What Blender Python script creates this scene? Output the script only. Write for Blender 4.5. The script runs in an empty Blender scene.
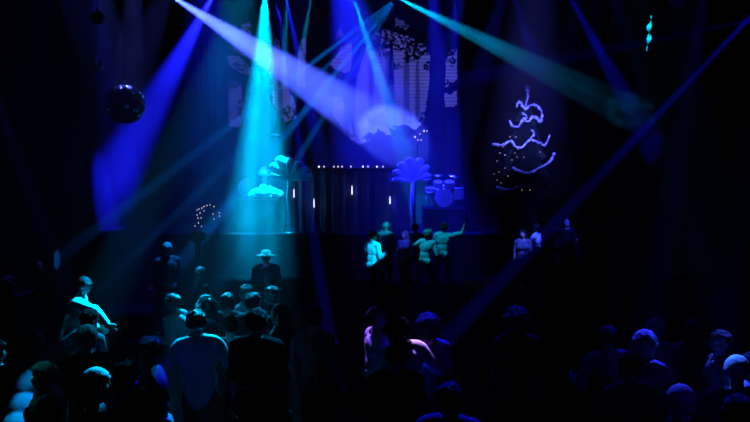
import bpy, bmesh, math, random
import numpy as np
from mathutils import Vector, Matrix, Euler, noise

random.seed(7)
S = bpy.context.scene
COL = S.collection
S.view_settings.view_transform = 'Standard'
S.view_settings.look = 'None'
S.view_settings.exposure = 0
S.view_settings.gamma = 1
R = math.radians

# ------------------------------------------------------------------ camera
CAM_H, F = 3.35, 804.0
PITCH = math.atan((211 - 163) / F)
cd = bpy.data.cameras.new('camera')
cam = bpy.data.objects.new('camera', cd)
COL.objects.link(cam)
cam.location = (0, 0, CAM_H)
cam.rotation_euler = (R(90) - PITCH, 0, 0)
cd.sensor_width = 36
cd.lens = 36 * F / 750
cd.clip_start = 0.05
cd.clip_end = 200
S.camera = cam


def ray(px, py):
    u, v = (px - 375) / F, (211 - py) / F
    c, s = math.cos(PITCH), math.sin(PITCH)
    return Vector((u, c + v * s, v * c - s))


def P(px, py, d):                      # the point seen at a pixel, d metres into the room
    r = ray(px, py)
    return Vector((0, 0, CAM_H)) + r * (d / r.y)


def PZ(px, py, z):                     # the point seen at a pixel, z metres above the floor
    r = ray(px, py)
    return Vector((0, 0, CAM_H)) + r * ((z - CAM_H) / r.z)


# ------------------------------------------------------------------ materials
MATS = {}


def mat(name, color, rough=0.6, metal=0.0, emit=None, estr=0.0, noise_amt=0.0, nscale=12.0, spec=0.3):
    if name in MATS:
        return MATS[name]
    m = bpy.data.materials.new(name)
    m.use_nodes = True
    nt = m.node_tree
    b = nt.nodes['Principled BSDF']
    b.inputs['Base Color'].default_value = (*color, 1)
    b.inputs['Roughness'].default_value = rough
    b.inputs['Metallic'].default_value = metal
    b.inputs['Specular IOR Level'].default_value = spec
    if noise_amt:
        tc = nt.nodes.new('ShaderNodeTexCoord')
        n = nt.nodes.new('ShaderNodeTexNoise')
        n.inputs['Scale'].default_value = nscale
        n.inputs['Detail'].default_value = 4
        nt.links.new(tc.outputs['Object'], n.inputs['Vector'])
        r = nt.nodes.new('ShaderNodeValToRGB')
        r.color_ramp.elements[0].position = 0.3
        r.color_ramp.elements[1].position = 0.7
        r.color_ramp.elements[0].color = (*[c * (1 - noise_amt) for c in color], 1)
        r.color_ramp.elements[1].color = (*color, 1)
        nt.links.new(n.outputs['Fac'], r.inputs['Fac'])
        nt.links.new(r.outputs['Color'], b.inputs['Base Color'])
    if emit:
        b.inputs['Emission Color'].default_value = (*emit, 1)
        b.inputs['Emission Strength'].default_value = estr
    MATS[name] = m
    return m


BLACK = mat('black_paint', (0.004, 0.004, 0.005), 0.9, noise_amt=0.4, spec=0.05)
FLOORM = mat('dark_floor', (0.0015, 0.0015, 0.002), 0.9, noise_amt=0.5, nscale=2, spec=0.0)
VELVET = mat('black_velvet', (0.0008, 0.0008, 0.001), 1.0, noise_amt=0.4, spec=0.0)
WALLM = mat('dark_wall', (0.005, 0.005, 0.006), 0.9, noise_amt=0.4, nscale=1.5, spec=0.05)
STAGEM = mat('stage_black', (0.006, 0.006, 0.008), 0.8, noise_amt=0.4, spec=0.05)
CURT = mat('booth_curtain_cloth', (0.16, 0.16, 0.22), 0.8, noise_amt=0.3, nscale=30)
SHELL = mat('shell_cloth', (0.55, 0.58, 0.62), 0.7, noise_amt=0.3, nscale=6)
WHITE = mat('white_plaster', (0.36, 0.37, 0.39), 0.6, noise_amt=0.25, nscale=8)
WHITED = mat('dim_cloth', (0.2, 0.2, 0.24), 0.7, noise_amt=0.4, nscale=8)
METAL = mat('dark_metal', (0.03, 0.03, 0.035), 0.4, 0.6, noise_amt=0.3)
CHROME = mat('bright_metal', (0.75, 0.77, 0.8), 0.25, 1.0, noise_amt=0.2)
MIRROR = mat('mirror_glass', (0.22, 0.225, 0.26), 0.12, 1.0, noise_amt=0.1)
NEEDLE = mat('tree_needles', (0.012, 0.03, 0.018), 0.8, noise_amt=0.6, nscale=20)
GARL = mat('tinsel', (0.75, 0.75, 0.85), 0.5, 0.2, noise_amt=0.5, nscale=40)
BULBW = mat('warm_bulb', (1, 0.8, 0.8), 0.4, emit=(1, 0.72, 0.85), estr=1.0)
BULBC = mat('cool_bulb', (0.8, 0.85, 1), 0.4, emit=(0.75, 0.8, 1), estr=2.4)
BULBD = mat('dim_bulb', (0.8, 0.6, 0.3), 0.4, emit=(1, 0.62, 0.3), estr=0.5)
TUBEL = mat('tube_glow', (0.8, 0.8, 1), 0.4, emit=(0.62, 0.62, 1), estr=2.2)
WIREM = mat('cable', (0.01, 0.01, 0.01), 0.7, noise_amt=0.2, spec=0.1)
SKIN = mat('skin', (0.42, 0.30, 0.25), 0.5, noise_amt=0.12, nscale=30)
EYEM = mat('eye_white', (0.6, 0.6, 0.6), 0.2, noise_amt=0.1)
HAIRD = mat('dark_hair', (0.010, 0.008, 0.007), 0.55, noise_amt=0.5, nscale=60, spec=0.25)
HAIRL = mat('fair_hair', (0.30, 0.25, 0.19), 0.55, noise_amt=0.5, nscale=60)
HAIRG = mat('pale_hair', (0.6, 0.58, 0.55), 0.5, noise_amt=0.5, nscale=60)
CAPW = mat('white_cap', (0.75, 0.75, 0.75), 0.7, noise_amt=0.2)
STRAW = mat('straw', (0.7, 0.68, 0.6), 0.7, noise_amt=0.5, nscale=50)
SH_W = mat('white_cotton', (0.78, 0.79, 0.8), 0.8, noise_amt=0.15, nscale=9)
SH_L = mat('pale_cotton', (0.40, 0.43, 0.47), 0.8, noise_amt=0.2, nscale=9)
SH_B = mat('mid_cotton', (0.10, 0.11, 0.15), 0.85, noise_amt=0.3, nscale=9)
SH_K = mat('black_cotton', (0.010, 0.010, 0.012), 0.9, noise_amt=0.3, nscale=9, spec=0.1)
PANTS = mat('dark_trousers', (0.008, 0.008, 0.011), 0.9, noise_amt=0.3, nscale=9, spec=0.1)
SHOEM = mat('dark_shoes', (0.008, 0.008, 0.008), 0.6, noise_amt=0.2, spec=0.15)


def strands(m):
    nt = m.node_tree
    b = nt.nodes['Principled BSDF']
    tc = nt.nodes.new('ShaderNodeTexCoord')
    mp = nt.nodes.new('ShaderNodeMapping')
    mp.inputs['Scale'].default_value = (140, 140, 22)
    n = nt.nodes.new('ShaderNodeTexNoise')
    n.inputs['Scale'].default_value = 1.0
    bu = nt.nodes.new('ShaderNodeBump')
    bu.inputs['Strength'].default_value = 0.9
    bu.inputs['Distance'].default_value = 0.02
    nt.links.new(tc.outputs['Object'], mp.inputs['Vector'])
    nt.links.new(mp.outputs['Vector'], n.inputs['Vector'])
    nt.links.new(n.outputs['Fac'], bu.inputs['Height'])
    nt.links.new(bu.outputs['Normal'], b.inputs['Normal'])


for _m in (HAIRD, HAIRL, HAIRG):
    strands(_m)


def screen_mat(name, col, strength, line=0.35):
    m = bpy.data.materials.new(name)
    m.use_nodes = True
    nt = m.node_tree
    b = nt.nodes['Principled BSDF']
    b.inputs['Base Color'].default_value = (0.012, 0.012, 0.02, 1)
    b.inputs['Roughness'].default_value = 0.8
    tc = nt.nodes.new('ShaderNodeTexCoord')
    w = nt.nodes.new('ShaderNodeTexWave')
    w.wave_type = 'BANDS'
    w.bands_direction = 'Z'
    w.inputs['Scale'].default_value = 2.6
    w.inputs['Distortion'].default_value = 0.15
    nt.links.new(tc.outputs['Object'], w.inputs['Vector'])
    n = nt.nodes.new('ShaderNodeTexNoise')
    n.inputs['Scale'].default_value = 1.1
    n.inputs['Detail'].default_value = 5
    nt.links.new(tc.outputs['Object'], n.inputs['Vector'])
    mr = nt.nodes.new('ShaderNodeMapRange')
    mr.inputs['To Min'].default_value = 1 - line
    mr.inputs['To Max'].default_value = 1.0
    nt.links.new(w.outputs['Fac'], mr.inputs['Value'])
    mn = nt.nodes.new('ShaderNodeMapRange')
    mn.inputs['From Min'].default_value = 0.3
    mn.inputs['From Max'].default_value = 0.7
    mn.inputs['To Min'].default_value = 0.7
    mn.inputs['To Max'].default_value = 1.1
    nt.links.new(n.outputs['Fac'], mn.inputs['Value'])
    mu = nt.nodes.new('ShaderNodeMath')
    mu.operation = 'MULTIPLY'
    nt.links.new(mr.outputs['Result'], mu.inputs[0])
    nt.links.new(mn.outputs['Result'], mu.inputs[1])
    m2 = nt.nodes.new('ShaderNodeMath')
    m2.operation = 'MULTIPLY'
    m2.inputs[1].default_value = strength
    nt.links.new(mu.outputs[0], m2.inputs[0])
    b.inputs['Emission Color'].default_value = (*col, 1)
    nt.links.new(m2.outputs[0], b.inputs['Emission Strength'])
    return m


SCREEN = screen_mat('bright_screen', (0.14, 0.14, 1.0), 0.50, .5)
SCREENF = screen_mat('faint_screen', (0.12, 0.14, 1.0), 0.22)
SCREENT = screen_mat('pale_trunk_screen', (0.10, 0.12, 1.0), 0.2)
SCREEND = mat('dark_screen', (0.004, 0.004, 0.008), 0.9, emit=(0.02, 0.02, 1), estr=0.012, spec=0.05)

# ------------------------------------------------------------------ helpers


def mesh_from(bm, name, m, smooth=True):
    me = bpy.data.meshes.new(name)
    bm.normal_update()
    bm.to_mesh(me)
    bm.free()
    if smooth:
        for p in me.polygons:
            p.use_smooth = True
    if m:
        me.materials.append(m)
    return me


def link(name, me, parent=None, loc=None):
    o = bpy.data.objects.new(name, me)
    COL.objects.link(o)
    if parent:
        o.parent = parent
    if loc is not None:
        o.location = loc
    return o


def obj(name, bm, m, parent=None, loc=None, smooth=True):
    return link(name, mesh_from(bm, name, m, smooth), parent, loc)


def tag(o, label, cat, group=None, kind=None):
    if label:
        o['label'] = label
    if cat:
        o['category'] = cat
    if group:
        o['group'] = group
    if kind:
        o['kind'] = kind
    return o


def thing(name, label, cat, loc=(0, 0, 0), group=None, rotz=0):
    o = bpy.data.objects.new(name, None)
    COL.objects.link(o)
    o.empty_display_size = 0.1
    o.location = loc
    o.rotation_euler = (0, 0, rotz)
    return tag(o, label, cat, group)


def box(bm, c, s, bev=0.0):
    r = bmesh.ops.create_cube(bm, size=1)
    vs = r['verts']
    for v in vs:
        v.co = Vector((v.co.x * s[0] + c[0], v.co.y * s[1] + c[1], v.co.z * s[2] + c[2]))
    if bev:
        es = list({e for v in vs for e in v.link_edges})
        bmesh.ops.bevel(bm, geom=es, offset=bev, segments=2, affect='EDGES')


def ball(bm, c, r, sub=2, rot=None):
    if not hasattr(r, '__len__'):
        r = (r, r, r)
    mt = Matrix.Translation(c)
    if rot is not None:
        mt = mt @ rot.to_4x4()
    mt = mt @ Matrix.Diagonal((*r, 1))
    return bmesh.ops.create_icosphere(bm, subdivisions=sub, radius=1, matrix=mt)['verts']


def tube(bm, pts, rad, n=8, cap=True):
    pts = [Vector(p) for p in pts]
    rads = rad if hasattr(rad, '__len__') else [rad] * len(pts)
    rings = []
    up = Vector((0.13, 0.31, 0.94)).normalized()
    for i, p in enumerate(pts):
        a, b = pts[max(i - 1, 0)], pts[min(i + 1, len(pts) - 1)]
        t = (b - a).normalized()
        x = t.cross(up)
        if x.length < 1e-3:
            x = t.cross(Vector((1, 0, 0)))
        x.normalize()
        y = t.cross(x)
        rings.append([bm.verts.new(p + (x * math.cos(2 * math.pi * k / n) + y * math.sin(2 * math.pi * k / n)) * rads[i]) for k in range(n)])
    for a, b in zip(rings, rings[1:]):
        for k in range(n):
            bm.faces.new((a[k], a[(k + 1) % n], b[(k + 1) % n], b[k]))
    if cap:
        bm.faces.new(rings[0][::-1])
        bm.faces.new(rings[-1])


def lathe(bm, prof, n=24, c=(0, 0, 0)):
    rings = []
    c = Vector(c)
    for r, z in prof:
        if r < 1e-5:
            rings.append([bm.verts.new(c + Vector((0, 0, z)))])
        else:
            rings.append([bm.verts.new(c + Vector((r * math.cos(2 * math.pi * k / n), r * math.sin(2 * math.pi * k / n), z))) for k in range(n)])
    for a, b in zip(rings, rings[1:]):
        for k in range(n):
            l = (k + 1) % n
            if len(a) == 1 and len(b) == 1:
                continue
            if len(a) == 1:
                bm.faces.new((a[0], b[l], b[k]))
            elif len(b) == 1:
                bm.faces.new((a[k], a[l], b[0]))
            else:
                bm.faces.new((a[k], a[l], b[l], b[k]))


def remesh(bm, voxel, smooth=4, decim=None):
    me = bpy.data.meshes.new('tmp')
    bm.to_mesh(me)
    bm.free()
    o = bpy.data.objects.new('tmp', me)
    COL.objects.link(o)
    md = o.modifiers.new('r', 'REMESH')
    md.mode = 'VOXEL'
    md.voxel_size = voxel
    if smooth:
        sm = o.modifiers.new('s', 'SMOOTH')
        sm.iterations = smooth
        sm.factor = 0.5
    if decim:
        dm = o.modifiers.new('d', 'DECIMATE')
        dm.ratio = decim
    dg = bpy.context.evaluated_depsgraph_get()
    out = bpy.data.meshes.new_from_object(o.evaluated_get(dg))
    bpy.data.objects.remove(o)
    bpy.data.meshes.remove(me)
    for p in out.polygons:
        p.use_smooth = True
    return out


# ------------------------------------------------------------------ room shell
XL, XR, YB, YF, H = -8.5, 10.0, -3.0, 29.0, 10.2
STAGE_Y, STAGE_Z = 23.6, 1.25


def slab(name, c, s, m):
    bm = bmesh.new()
    box(bm, c, s)
    o = obj(name, bm, m, smooth=False)
    o['kind'] = 'structure'
    return o


cx, cy = (XL + XR) / 2, (YB + YF) / 2
slab('floor', (cx, cy, -0.1), (XR - XL + 0.4, YF - YB + 0.4, 0.2), FLOORM)
slab('ceiling', (cx, cy, H + 0.1), (XR - XL + 0.4, YF - YB + 0.4, 0.2), BLACK)
slab('wall_left', (XL - 0.1, cy, H / 2), (0.2, YF - YB + 0.4, H), WALLM)
slab('wall_right', (XR + 0.1, cy, H / 2), (0.2, YF - YB + 0.4, H), VELVET)
slab('wall_back', (cx, YF + 0.1, H / 2), (XR - XL, 0.2, H), VELVET)
slab('wall_front', (cx, YB - 0.1, H / 2), (XR - XL, 0.2, H), BLACK)
bm = bmesh.new()
box(bm, (cx, (STAGE_Y + YF) / 2, STAGE_Z / 2), (XR - XL - 0.02, YF - STAGE_Y - 0.02, STAGE_Z), 0.02)
st = obj('stage_floor', bm, STAGEM, smooth=False)
st['kind'] = 'structure'

# ------------------------------------------------------------------ forest screen behind the stage
SD = 28.0
scr = thing('stage_screen', 'tall glowing forest backdrop screen with black tree silhouettes behind the booth', 'backdrop', (0, SD, STAGE_Z))
ctr = Vector((0, SD, STAGE_Z))


def spx(px, py, dd):
    return P(px, py, SD - dd) - ctr


bm = bmesh.new()
a, b = spx(224, -14, 0), spx(460, 170, 0)
box(bm, ((a.x + b.x) / 2, 0.06, a.z / 2), (b.x - a.x, 0.12, a.z))
obj('screen_panel', bm, SCREEND, scr, smooth=False)


def ragged(pts, amp, step=1.6, seed=0):
    rn = random.Random(seed)
    out = []
    for (x0, y0), (x1, y1) in zip(pts, pts[1:] + pts[:1]):
        L = math.hypot(x1 - x0, y1 - y0)
        n = max(1, int(L / step))
        for k in range(n):
            t = k / n
            out.append((x0 + (x1 - x0) * t + rn.uniform(-amp, amp), y0 + (y1 - y0) * t + rn.uniform(-amp, amp)))
    return out


def patch(name, pts, m, dd, amp=0.8, seed=0):
    q = ragged(pts, amp, seed=seed)
    bm = bmesh.new()
    vs = [bm.verts.new(spx(x, y, dd)) for x, y in q]
    f = bm.faces.new(vs)
    bm.normal_update()
    if f.normal.y > 0:
        f.normal_flip()
    bmesh.ops.triangulate(bm, faces=[f])
    return obj(name, bm, m, scr, smooth=False)


CLEAR = [
    ([(226, 56), (239, 56), (248, 65), (252, 75), (241, 73), (231, 67)], SCREENF, .6),
    ([(229, 80), (241, 84), (244, 110), (240, 128), (229, 126)], SCREENF, .6),
    ([(240, 25), (250, 22), (252, 40), (246, 46), (241, 38)], SCREENF, 1.6),
    ([(232, 40), (240, 48), (247, 56), (238, 54), (230, 50)], SCREENF, 1.4),
    ([(268, 53), (286, 57), (293, 92), (297, 118), (286, 122), (272, 104), (270, 82)], SCREEN, .9),
    ([(272, 40), (280, 38), (281, 50), (274, 51)], SCREENF, 1.3),
    ([(301, 37), (306, 40), (305, 92), (296, 92), (298, 55)], SCREEN, .5),
    ([(341, 48), (351, 42), (353, 58), (350, 71), (339, 76), (331, 64)], SCREEN, .8),
    ([(335, 96), (347, 99), (352, 96), (357, 78), (364, 54), (372, 36), (384, 29), (396, 33), (412, 38), (424, 44), (431, 58), (428, 90), (424, 122), (414, 130), (404, 124),
      (398, 126), (388, 136), (378, 128), (371, 141), (358, 145), (346, 136), (340, 124), (332, 112)], SCREEN, .8),
    ([(449, 50), (457, 49), (457, 80), (452, 84), (445, 88), (446, 63)], SCREEN, .6),
    ([(442, 91), (450, 95), (457, 90), (457, 106), (443, 108)], SCREEN, .8),
    ([(338, 30), (341, 26), (343, 32), (340, 38), (336, 40)], SCREENF, 1.3),
    ([(395, 18), (404, 20), (410, 26), (402, 30), (396, 27)], SCREENF, 1.8),
]
for i, (pts, m, amp) in enumerate(CLEAR):
    patch('bright_clearing', pts, m, 0.03, amp, i)
for i, (x0, x1, y0, y1) in enumerate([(369, 373, 60, 135), (386, 394, 54, 132), (404, 409, 58, 124), (416, 419, 60, 122), (344, 349, 98, 138), (278, 282, 56, 118)]):
    patch('pale_tree_trunk', [(x0, y0), (x1, y0), (x1 + 1, y1), (x0 - 1, y1)], SCREENT, 0.05, .4, 40 + i)
TRUNK = mat('silhouette_black', (0.006, 0.006, 0.012), 0.9, noise_amt=0.3, spec=0.03)


def leaves(blobs, seed):
    rn = random.Random(seed)
    bm = bmesh.new()
    for (x, y, rx, ry, n) in blobs:
        for _ in range(n):
            a = rn.uniform(0, 2 * math.pi)
            q = rn.uniform(0, 1) ** .6
            px, py = x + rx * q * math.cos(a), y + ry * q * math.sin(a)
            L, w, t = rn.uniform(2.6, 5.0), rn.uniform(1.1, 2.2), rn.uniform(0, math.pi)
            dx, dy = math.cos(t), math.sin(t)
            dd = rn.uniform(.07, .12)
            vs = [bm.verts.new(spx(px + u * dx * L / 2 - v * dy * w / 2, py + u * dy * L / 2 + v * dx * w / 2, dd))
                  for u, v in ((-1, 0), (-.3, -1), (.4, -.8), (1, 0), (.4, .8), (-.3, 1))]
            bm.faces.new(vs)
    return bm


SIL = [
    ([(309, -10), (330, -10), (328, 60), (334, 222), (304, 222), (308, 60)], [(318, 40, 16, 30, 60), (330, 85, 9, 10, 40)]),
    ([(352, 72), (357, 62), (356, 80), (352, 98), (356, 140), (341, 92), (346, 82)], [(348, 88, 9, 9, 100), (354, 60, 4, 6, 14), (338, 44, 8, 7, 40), (336, 74, 7, 4, 30), (345, 138, 14, 6, 60), (375, 138, 12, 6, 60), (400, 130, 12, 5, 50)]),
    ([(432, -10), (445, -10), (444, 70), (447, 222), (428, 222), (431, 60)], [(436, 40, 12, 25, 60), (430, 110, 5, 12, 20), (452, 62, 4, 5, 16), (446, 86, 8, 6, 40), (450, 52, 7, 4, 26), (428, 66, 4, 6, 20), (425, 118, 6, 6, 30)]),
    ([(389, 40), (393, 40), (392, 62), (394, 84), (388, 84), (390, 62)], [(400, 38, 28, 12, 210), (379, 44, 12, 8, 80), (416, 50, 14, 9, 90), (396, 66, 7, 3, 16), (370, 42, 8, 10, 60), (410, 58, 8, 4, 30), (384, 54, 7, 3, 16)]),
    ([(250, -10), (262, -10), (266, 60), (270, 222), (250, 222), (255, 74)], [(250, 40, 14, 12, 80), (262, 55, 10, 10, 50), (236, 47, 9, 6, 40), (278, 48, 9, 9, 50), (240, 66, 8, 5, 18), (233, 84, 6, 5, 22), (242, 108, 5, 12, 26), (272, 84, 4, 14, 30), (290, 112, 9, 6, 40)]),
    ([(287, -10), (293, -10), (294, 60), (298, 96), (290, 96), (286, 56)], [(290, 30, 10, 14, 40), (299, 46, 5, 8, 26), (304, 90, 5, 4, 20)]),
]
for i, (pts, bl) in enumerate(SIL):
    q = ragged(pts, .7, seed=90 + i)
    bm = leaves(bl, 120 + i)
    vs = [bm.verts.new(spx(x, y, .09)) for x, y in q]
    bm.faces.new(vs)
    bmesh.ops.triangulate(bm, faces=[f for f in bm.faces if len(f.verts) > 6])
    obj('tree_silhouette', bm, TRUNK, scr, smooth=False)

# black side drapes
for s, (x0, x1) in enumerate(((462, 492), (196, 222))):
    a, b = P(x0, 0, 27.6), P(x1, 0, 27.6)
    bm = bmesh.new()
    n = 60
    top, bot = [], []
    for k in range(n + 1):
        x = a.x + (b.x - a.x) * k / n
        y = 27.6 + .06 * math.sin(k * 1.1)
        top.append(bm.verts.new((x, y, H - .02)))
        bot.append(bm.verts.new((x, y, STAGE_Z)))
    for k in range(n):
        bm.faces.new((bot[k], bot[k + 1], top[k + 1], top[k]))
    tag(obj('stage_drape', bm, BLACK), 'black pleated drape hanging beside the %s edge of the forest screen' % ('right' if s == 0 else 'left'), 'curtain', 'black drapes beside the forest screen')

# ------------------------------------------------------------------ booth
BD = 24.4
bl, br = P(289, 168, BD), P(396, 168, BD)
BT = bl.z
bc = Vector(((bl.x + br.x) / 2, BD, STAGE_Z))
BW = br.x - bl.x
booth = thing('stage_booth', 'wide stage booth behind a pleated dark curtain front', 'booth', bc)
bm = bmesh.new()
n = 160
rows = []
for z in [0, .25, .5, .75, .93, 1.0]:
    row = []
    for k in range(n + 1):
        t = k / n
        x = -BW / 2 + BW * t
        y = -.06 * (1.15 - z * .6) * (math.sin(t * 62) + .5 * math.sin(t * 109 + 1)) - .05
        row.append(bm.verts.new((x, y, z * (BT - STAGE_Z - .05))))
    rows.append(row)
for a, b in zip(rows, rows[1:]):
    for k in range(n):
        bm.faces.new((a[k], a[k + 1], b[k + 1], b[k]))
obj('curtain', bm, CURT, booth)
bm = bmesh.new()
box(bm, (0, .45, BT - STAGE_Z - .03), (BW + .1, 1.2, .06), .015)
obj('counter_top', bm, METAL, booth, smooth=False)
for sx in (-1, 1):
    bm = bmesh.new()
    box(bm, (sx * (BW / 2 - .03), .5, (BT - STAGE_Z - .06) / 2), (.05, 1.0, BT - STAGE_Z - .07), .008)
    obj('side_panel', bm, METAL, booth, smooth=False)

# string of bulbs along the booth top
sl = thing('light_string', 'string of tiny pale bulbs along the top edge of the curtained booth', 'string lights', (bc.x, BD - .22, BT + .012))
bxs = [(319, 0), (324, 1), (334, 0), (338, 1), (342, 0), (351, 1), (363, 0), (368, 1), (377, 0), (383, 1)]
bm = bmesh.new()
xs = [P(x, 168, BD - .22).x - bc.x for x, _ in bxs]
tube(bm, [(xs[0] - .9, 0, 0)] + [(x, 0, .004 * (i % 2)) for i, x in enumerate(xs)] + [(xs[-1] + .35, 0, 0)], .006, 6)
obj('wire', bm, WIREM, sl)
for i, x in enumerate(xs):
    bm = bmesh.new()
    ball(bm, (0, 0, 0), (.022, .022, .03), 2)
    obj('bulb', bm, BULBC if i in (0, 6, 8) else BULBW, sl, (x, -.01, .03))

# four glowing tubes hanging down the curtain
for i, (px, py, hh, lab) in enumerate([(294, 193, 9, 'short glowing white tube hanging at the far left fold of the booth curtain'),
                                       (314, 203, 9, 'lowest of the four glowing white tubes on the booth curtain'),
                                       (352, 190, 9, 'glowing white tube hanging highest on the middle of the booth curtain'),
                                       (390, 200, 8, 'glowing white tube hanging on the curtain below the right shell')]):
    t0, t1 = P(px, py - hh / 2, BD - .28), P(px, py + hh / 2, BD - .28)
    t = thing('hanging_tube_light', lab, 'light', t1, 'glowing tubes hanging on the booth curtain')
    bm = bmesh.new()
    L = t0.z - t1.z
    lathe(bm, [(0, 0), (.016, .004), (.02, .05), (.015, L * .6), (.009, L - .01), (0, L)], 10)
    obj('glass_tube', bm, TUBEL, t)
    bm = bmesh.new()
    top = BT - t1.z
    tube(bm, [(0, 0, L - .005), (0, .01, (L + top) / 2), (0, .03, top)], .004, 6)
    obj('cord', bm, WIREM, t)

# ------------------------------------------------------------------ giant pleated shells


def petal(bm, ang, L, w, lift, nseg=10, nw=6):
    """one fluted lobe of the fan, rooted at the origin, in the XZ plane bulging toward -Y"""
    d = Vector((math.sin(ang), 0, math.cos(ang)))
    s = Vector((math.cos(ang), 0, -math.sin(ang)))
    rows = []
    for i in range(nseg + 1):
        t = i / nseg
        ww = w * (0.12 + .88 * math.sin(min(1, t * 1.12) * math.pi / 2)) * (1 if t < .85 else math.sqrt(max(0.03, 1 - ((t - .85) / .155) ** 2)))
        row = []
        for k in range(nw + 1):
            u = k / nw * 2 - 1
            p = d * (L * t) + s * (ww * u) + Vector((0, -lift * math.sin(t * 2.4) - .10 * (1 - u * u) * t + .0, -.18 * L * t ** 2.2))
            row.append(bm.verts.new(p))
        rows.append(row)
    for a, b in zip(rows, rows[1:]):
        for k in range(nw):
            bm.faces.new((a[k], a[k + 1], b[k + 1], b[k]))


def shell(px, py, d, pyb, tilt, angs, label, Ls):
    root = P(px, py, d)
    z0 = STAGE_Z
    t = thing('shell_prop', label, 'stage prop', (root.x, root.y, z0), 'giant pleated shells on stems')
    hz = root.z - z0
    for a, L in zip(angs, Ls):
        bm = bmesh.new()
        petal(bm, R(a), L, L * .175, .12)
        bmesh.ops.translate(bm, verts=bm.verts, vec=(0, 0, hz))
        o = obj('lobe', bm, SHELL, t)
        sd = o.modifiers.new('thick', 'SOLIDIFY')
        sd.thickness = .015
    bm = bmesh.new()
    tube(bm, [(0, .03, 0), (.02, .05, hz * .35), (-.03, .05, hz * .7), (0, .02, hz + .04)], [.1, .075, .06, .05], 12)
    obj('stem', bm, SHELL, t)
    bm = bmesh.new()
    lathe(bm, [(0, 0), (.24, 0), (.24, .03), (.1, .06), (0, .06)], 20)
    obj('base_plate', bm, METAL, t)
    return t


shell(289, 181, 23.95, 210, 0, [-58, -38, -18, 2, 26, 50, 70], 'giant pale pleated shell on a stem beside the white mushroom', [.62, .84, .95, .86, .82, .82, .78])
shell(413, 182, 23.95, 210, 0, [-74, -52, -30, -8, 14, 36, 58], 'giant blue-lit pleated shell on a stem beside the drum kit', [.66, .76, .85, .92, .9, .78, .62])

# glitter branch behind the right shell
gp = P(415, 178, 24.35)
gb = thing('glitter_branch', 'thin upright twig dotted with sparkling beads rising above the right shell', 'branch', (gp.x, gp.y, STAGE_Z))
bm = bmesh.new()
pts2 = [(415, 215), (416, 178), (418, 160), (417, 150), (419, 142), (420, 136), (424, 131)]
pw = [P(x, y, 24.35) - Vector((gp.x, gp.y, STAGE_Z)) for x, y in pts2]
tube(bm, [(0, 0, 0)] + pw, [.03, .02, .016, .013, .011, .009, .008, .005], 8)
for (x0, y0), (x1, y1) in (((419, 142), (415, 136)), ((420, 138), (427, 131)), ((418, 152), (422, 146)), ((417, 160), (413, 154))):
    tube(bm, [P(x0, y0, 24.35) - Vector((gp.x, gp.y, STAGE_Z)), P(x1, y1, 24.3) - Vector((gp.x, gp.y, STAGE_Z))], [.008, .004], 6)
obj('twig', bm, METAL, gb)
for i, (x, y) in enumerate([(424, 131), (427, 131), (420, 134), (415, 137), (418, 140), (421, 140), (417, 146), (418, 148), (416, 156), (419, 158), (414, 164), (417, 170), (418, 175), (415, 178)]):
    bm = bmesh.new()
    ball(bm, (0, 0, 0), .022 + .012 * (i % 3 == 0), 1)
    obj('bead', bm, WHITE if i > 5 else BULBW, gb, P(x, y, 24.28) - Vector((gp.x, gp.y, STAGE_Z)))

# ------------------------------------------------------------------ risers (black boxes on the stage)


def riser(x0, x1, d0, d1, ytop, label):
    a, b = P(x0, ytop, d0), P(x1, ytop, d0)
    z = a.z
    c = Vector(((a.x + b.x) / 2, (d0 + d1) / 2, STAGE_Z))
    t = thing('stage_riser', label, 'riser', c)
    bm = bmesh.new()
    box(bm, (0, 0, (z - STAGE_Z - .04) / 2), (b.x - a.x - .06, d1 - d0 - .06, z - STAGE_Z - .04))
    obj('skirt', bm, BLACK, t, smooth=False)
    bm = bmesh.new()
    box(bm, (0, 0, z - STAGE_Z - .02), (b.x - a.x, d1 - d0, .04), .01)
    obj('deck', bm, STAGEM, t, smooth=False)
    return z


zr = riser(234, 279, 24.2, 25.6, 199, 'black riser under the white mushroom and crumpled cloth')
zd = riser(424, 468, 24.5, 26.3, 209, 'black riser carrying the drum kit')
zt = riser(500, 552, 21.9 + 2.0, 25.6, 197, 'black riser under the garlanded christmas tree')


def mushroom(loc, capr, caph, h, sr, label, m, tilt=0):
    t = thing('mushroom_prop', label, 'mushroom', loc, 'giant mushroom props')
    bm = bmesh.new()
    prof = [(sr * .9, h - caph * .15), (capr * .7, h - caph * .1), (capr * .96, h - caph * .02), (capr, h + caph * .1), (capr * .93, h + caph * .4), (capr * .7, h + caph * .78), (capr * .35, h + caph * .96), (0, h + caph)]
    lathe(bm, prof, 28)
    for v in bm.verts:
        v.co.x += .03 * noise.noise(v.co * 3)
    obj('cap', bm, m, t)
    bm = bmesh.new()
    lathe(bm, [(0, 0), (sr * 1.4, 0), (sr * 1.1, h * .15), (sr * .8, h * .6), (sr * .95, h - caph * .12)], 16)
    obj('stalk', bm, m, t)
    return t


c = P(264.5, 199, 24.75)
mushroom((c.x, c.y, zr), .21, .27, P(264, 175, 24.75).z - zr, .075, 'white mushroom with a domed cap glowing cyan beside the left shell', WHITE)
c = P(198, 237, 20.5)
mushroom((c.x, c.y, 0), .24, .26, P(198, 240, 20.5).z, .09, 'dim blue mushroom below the ring of fairy lights', WHITED)

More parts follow.
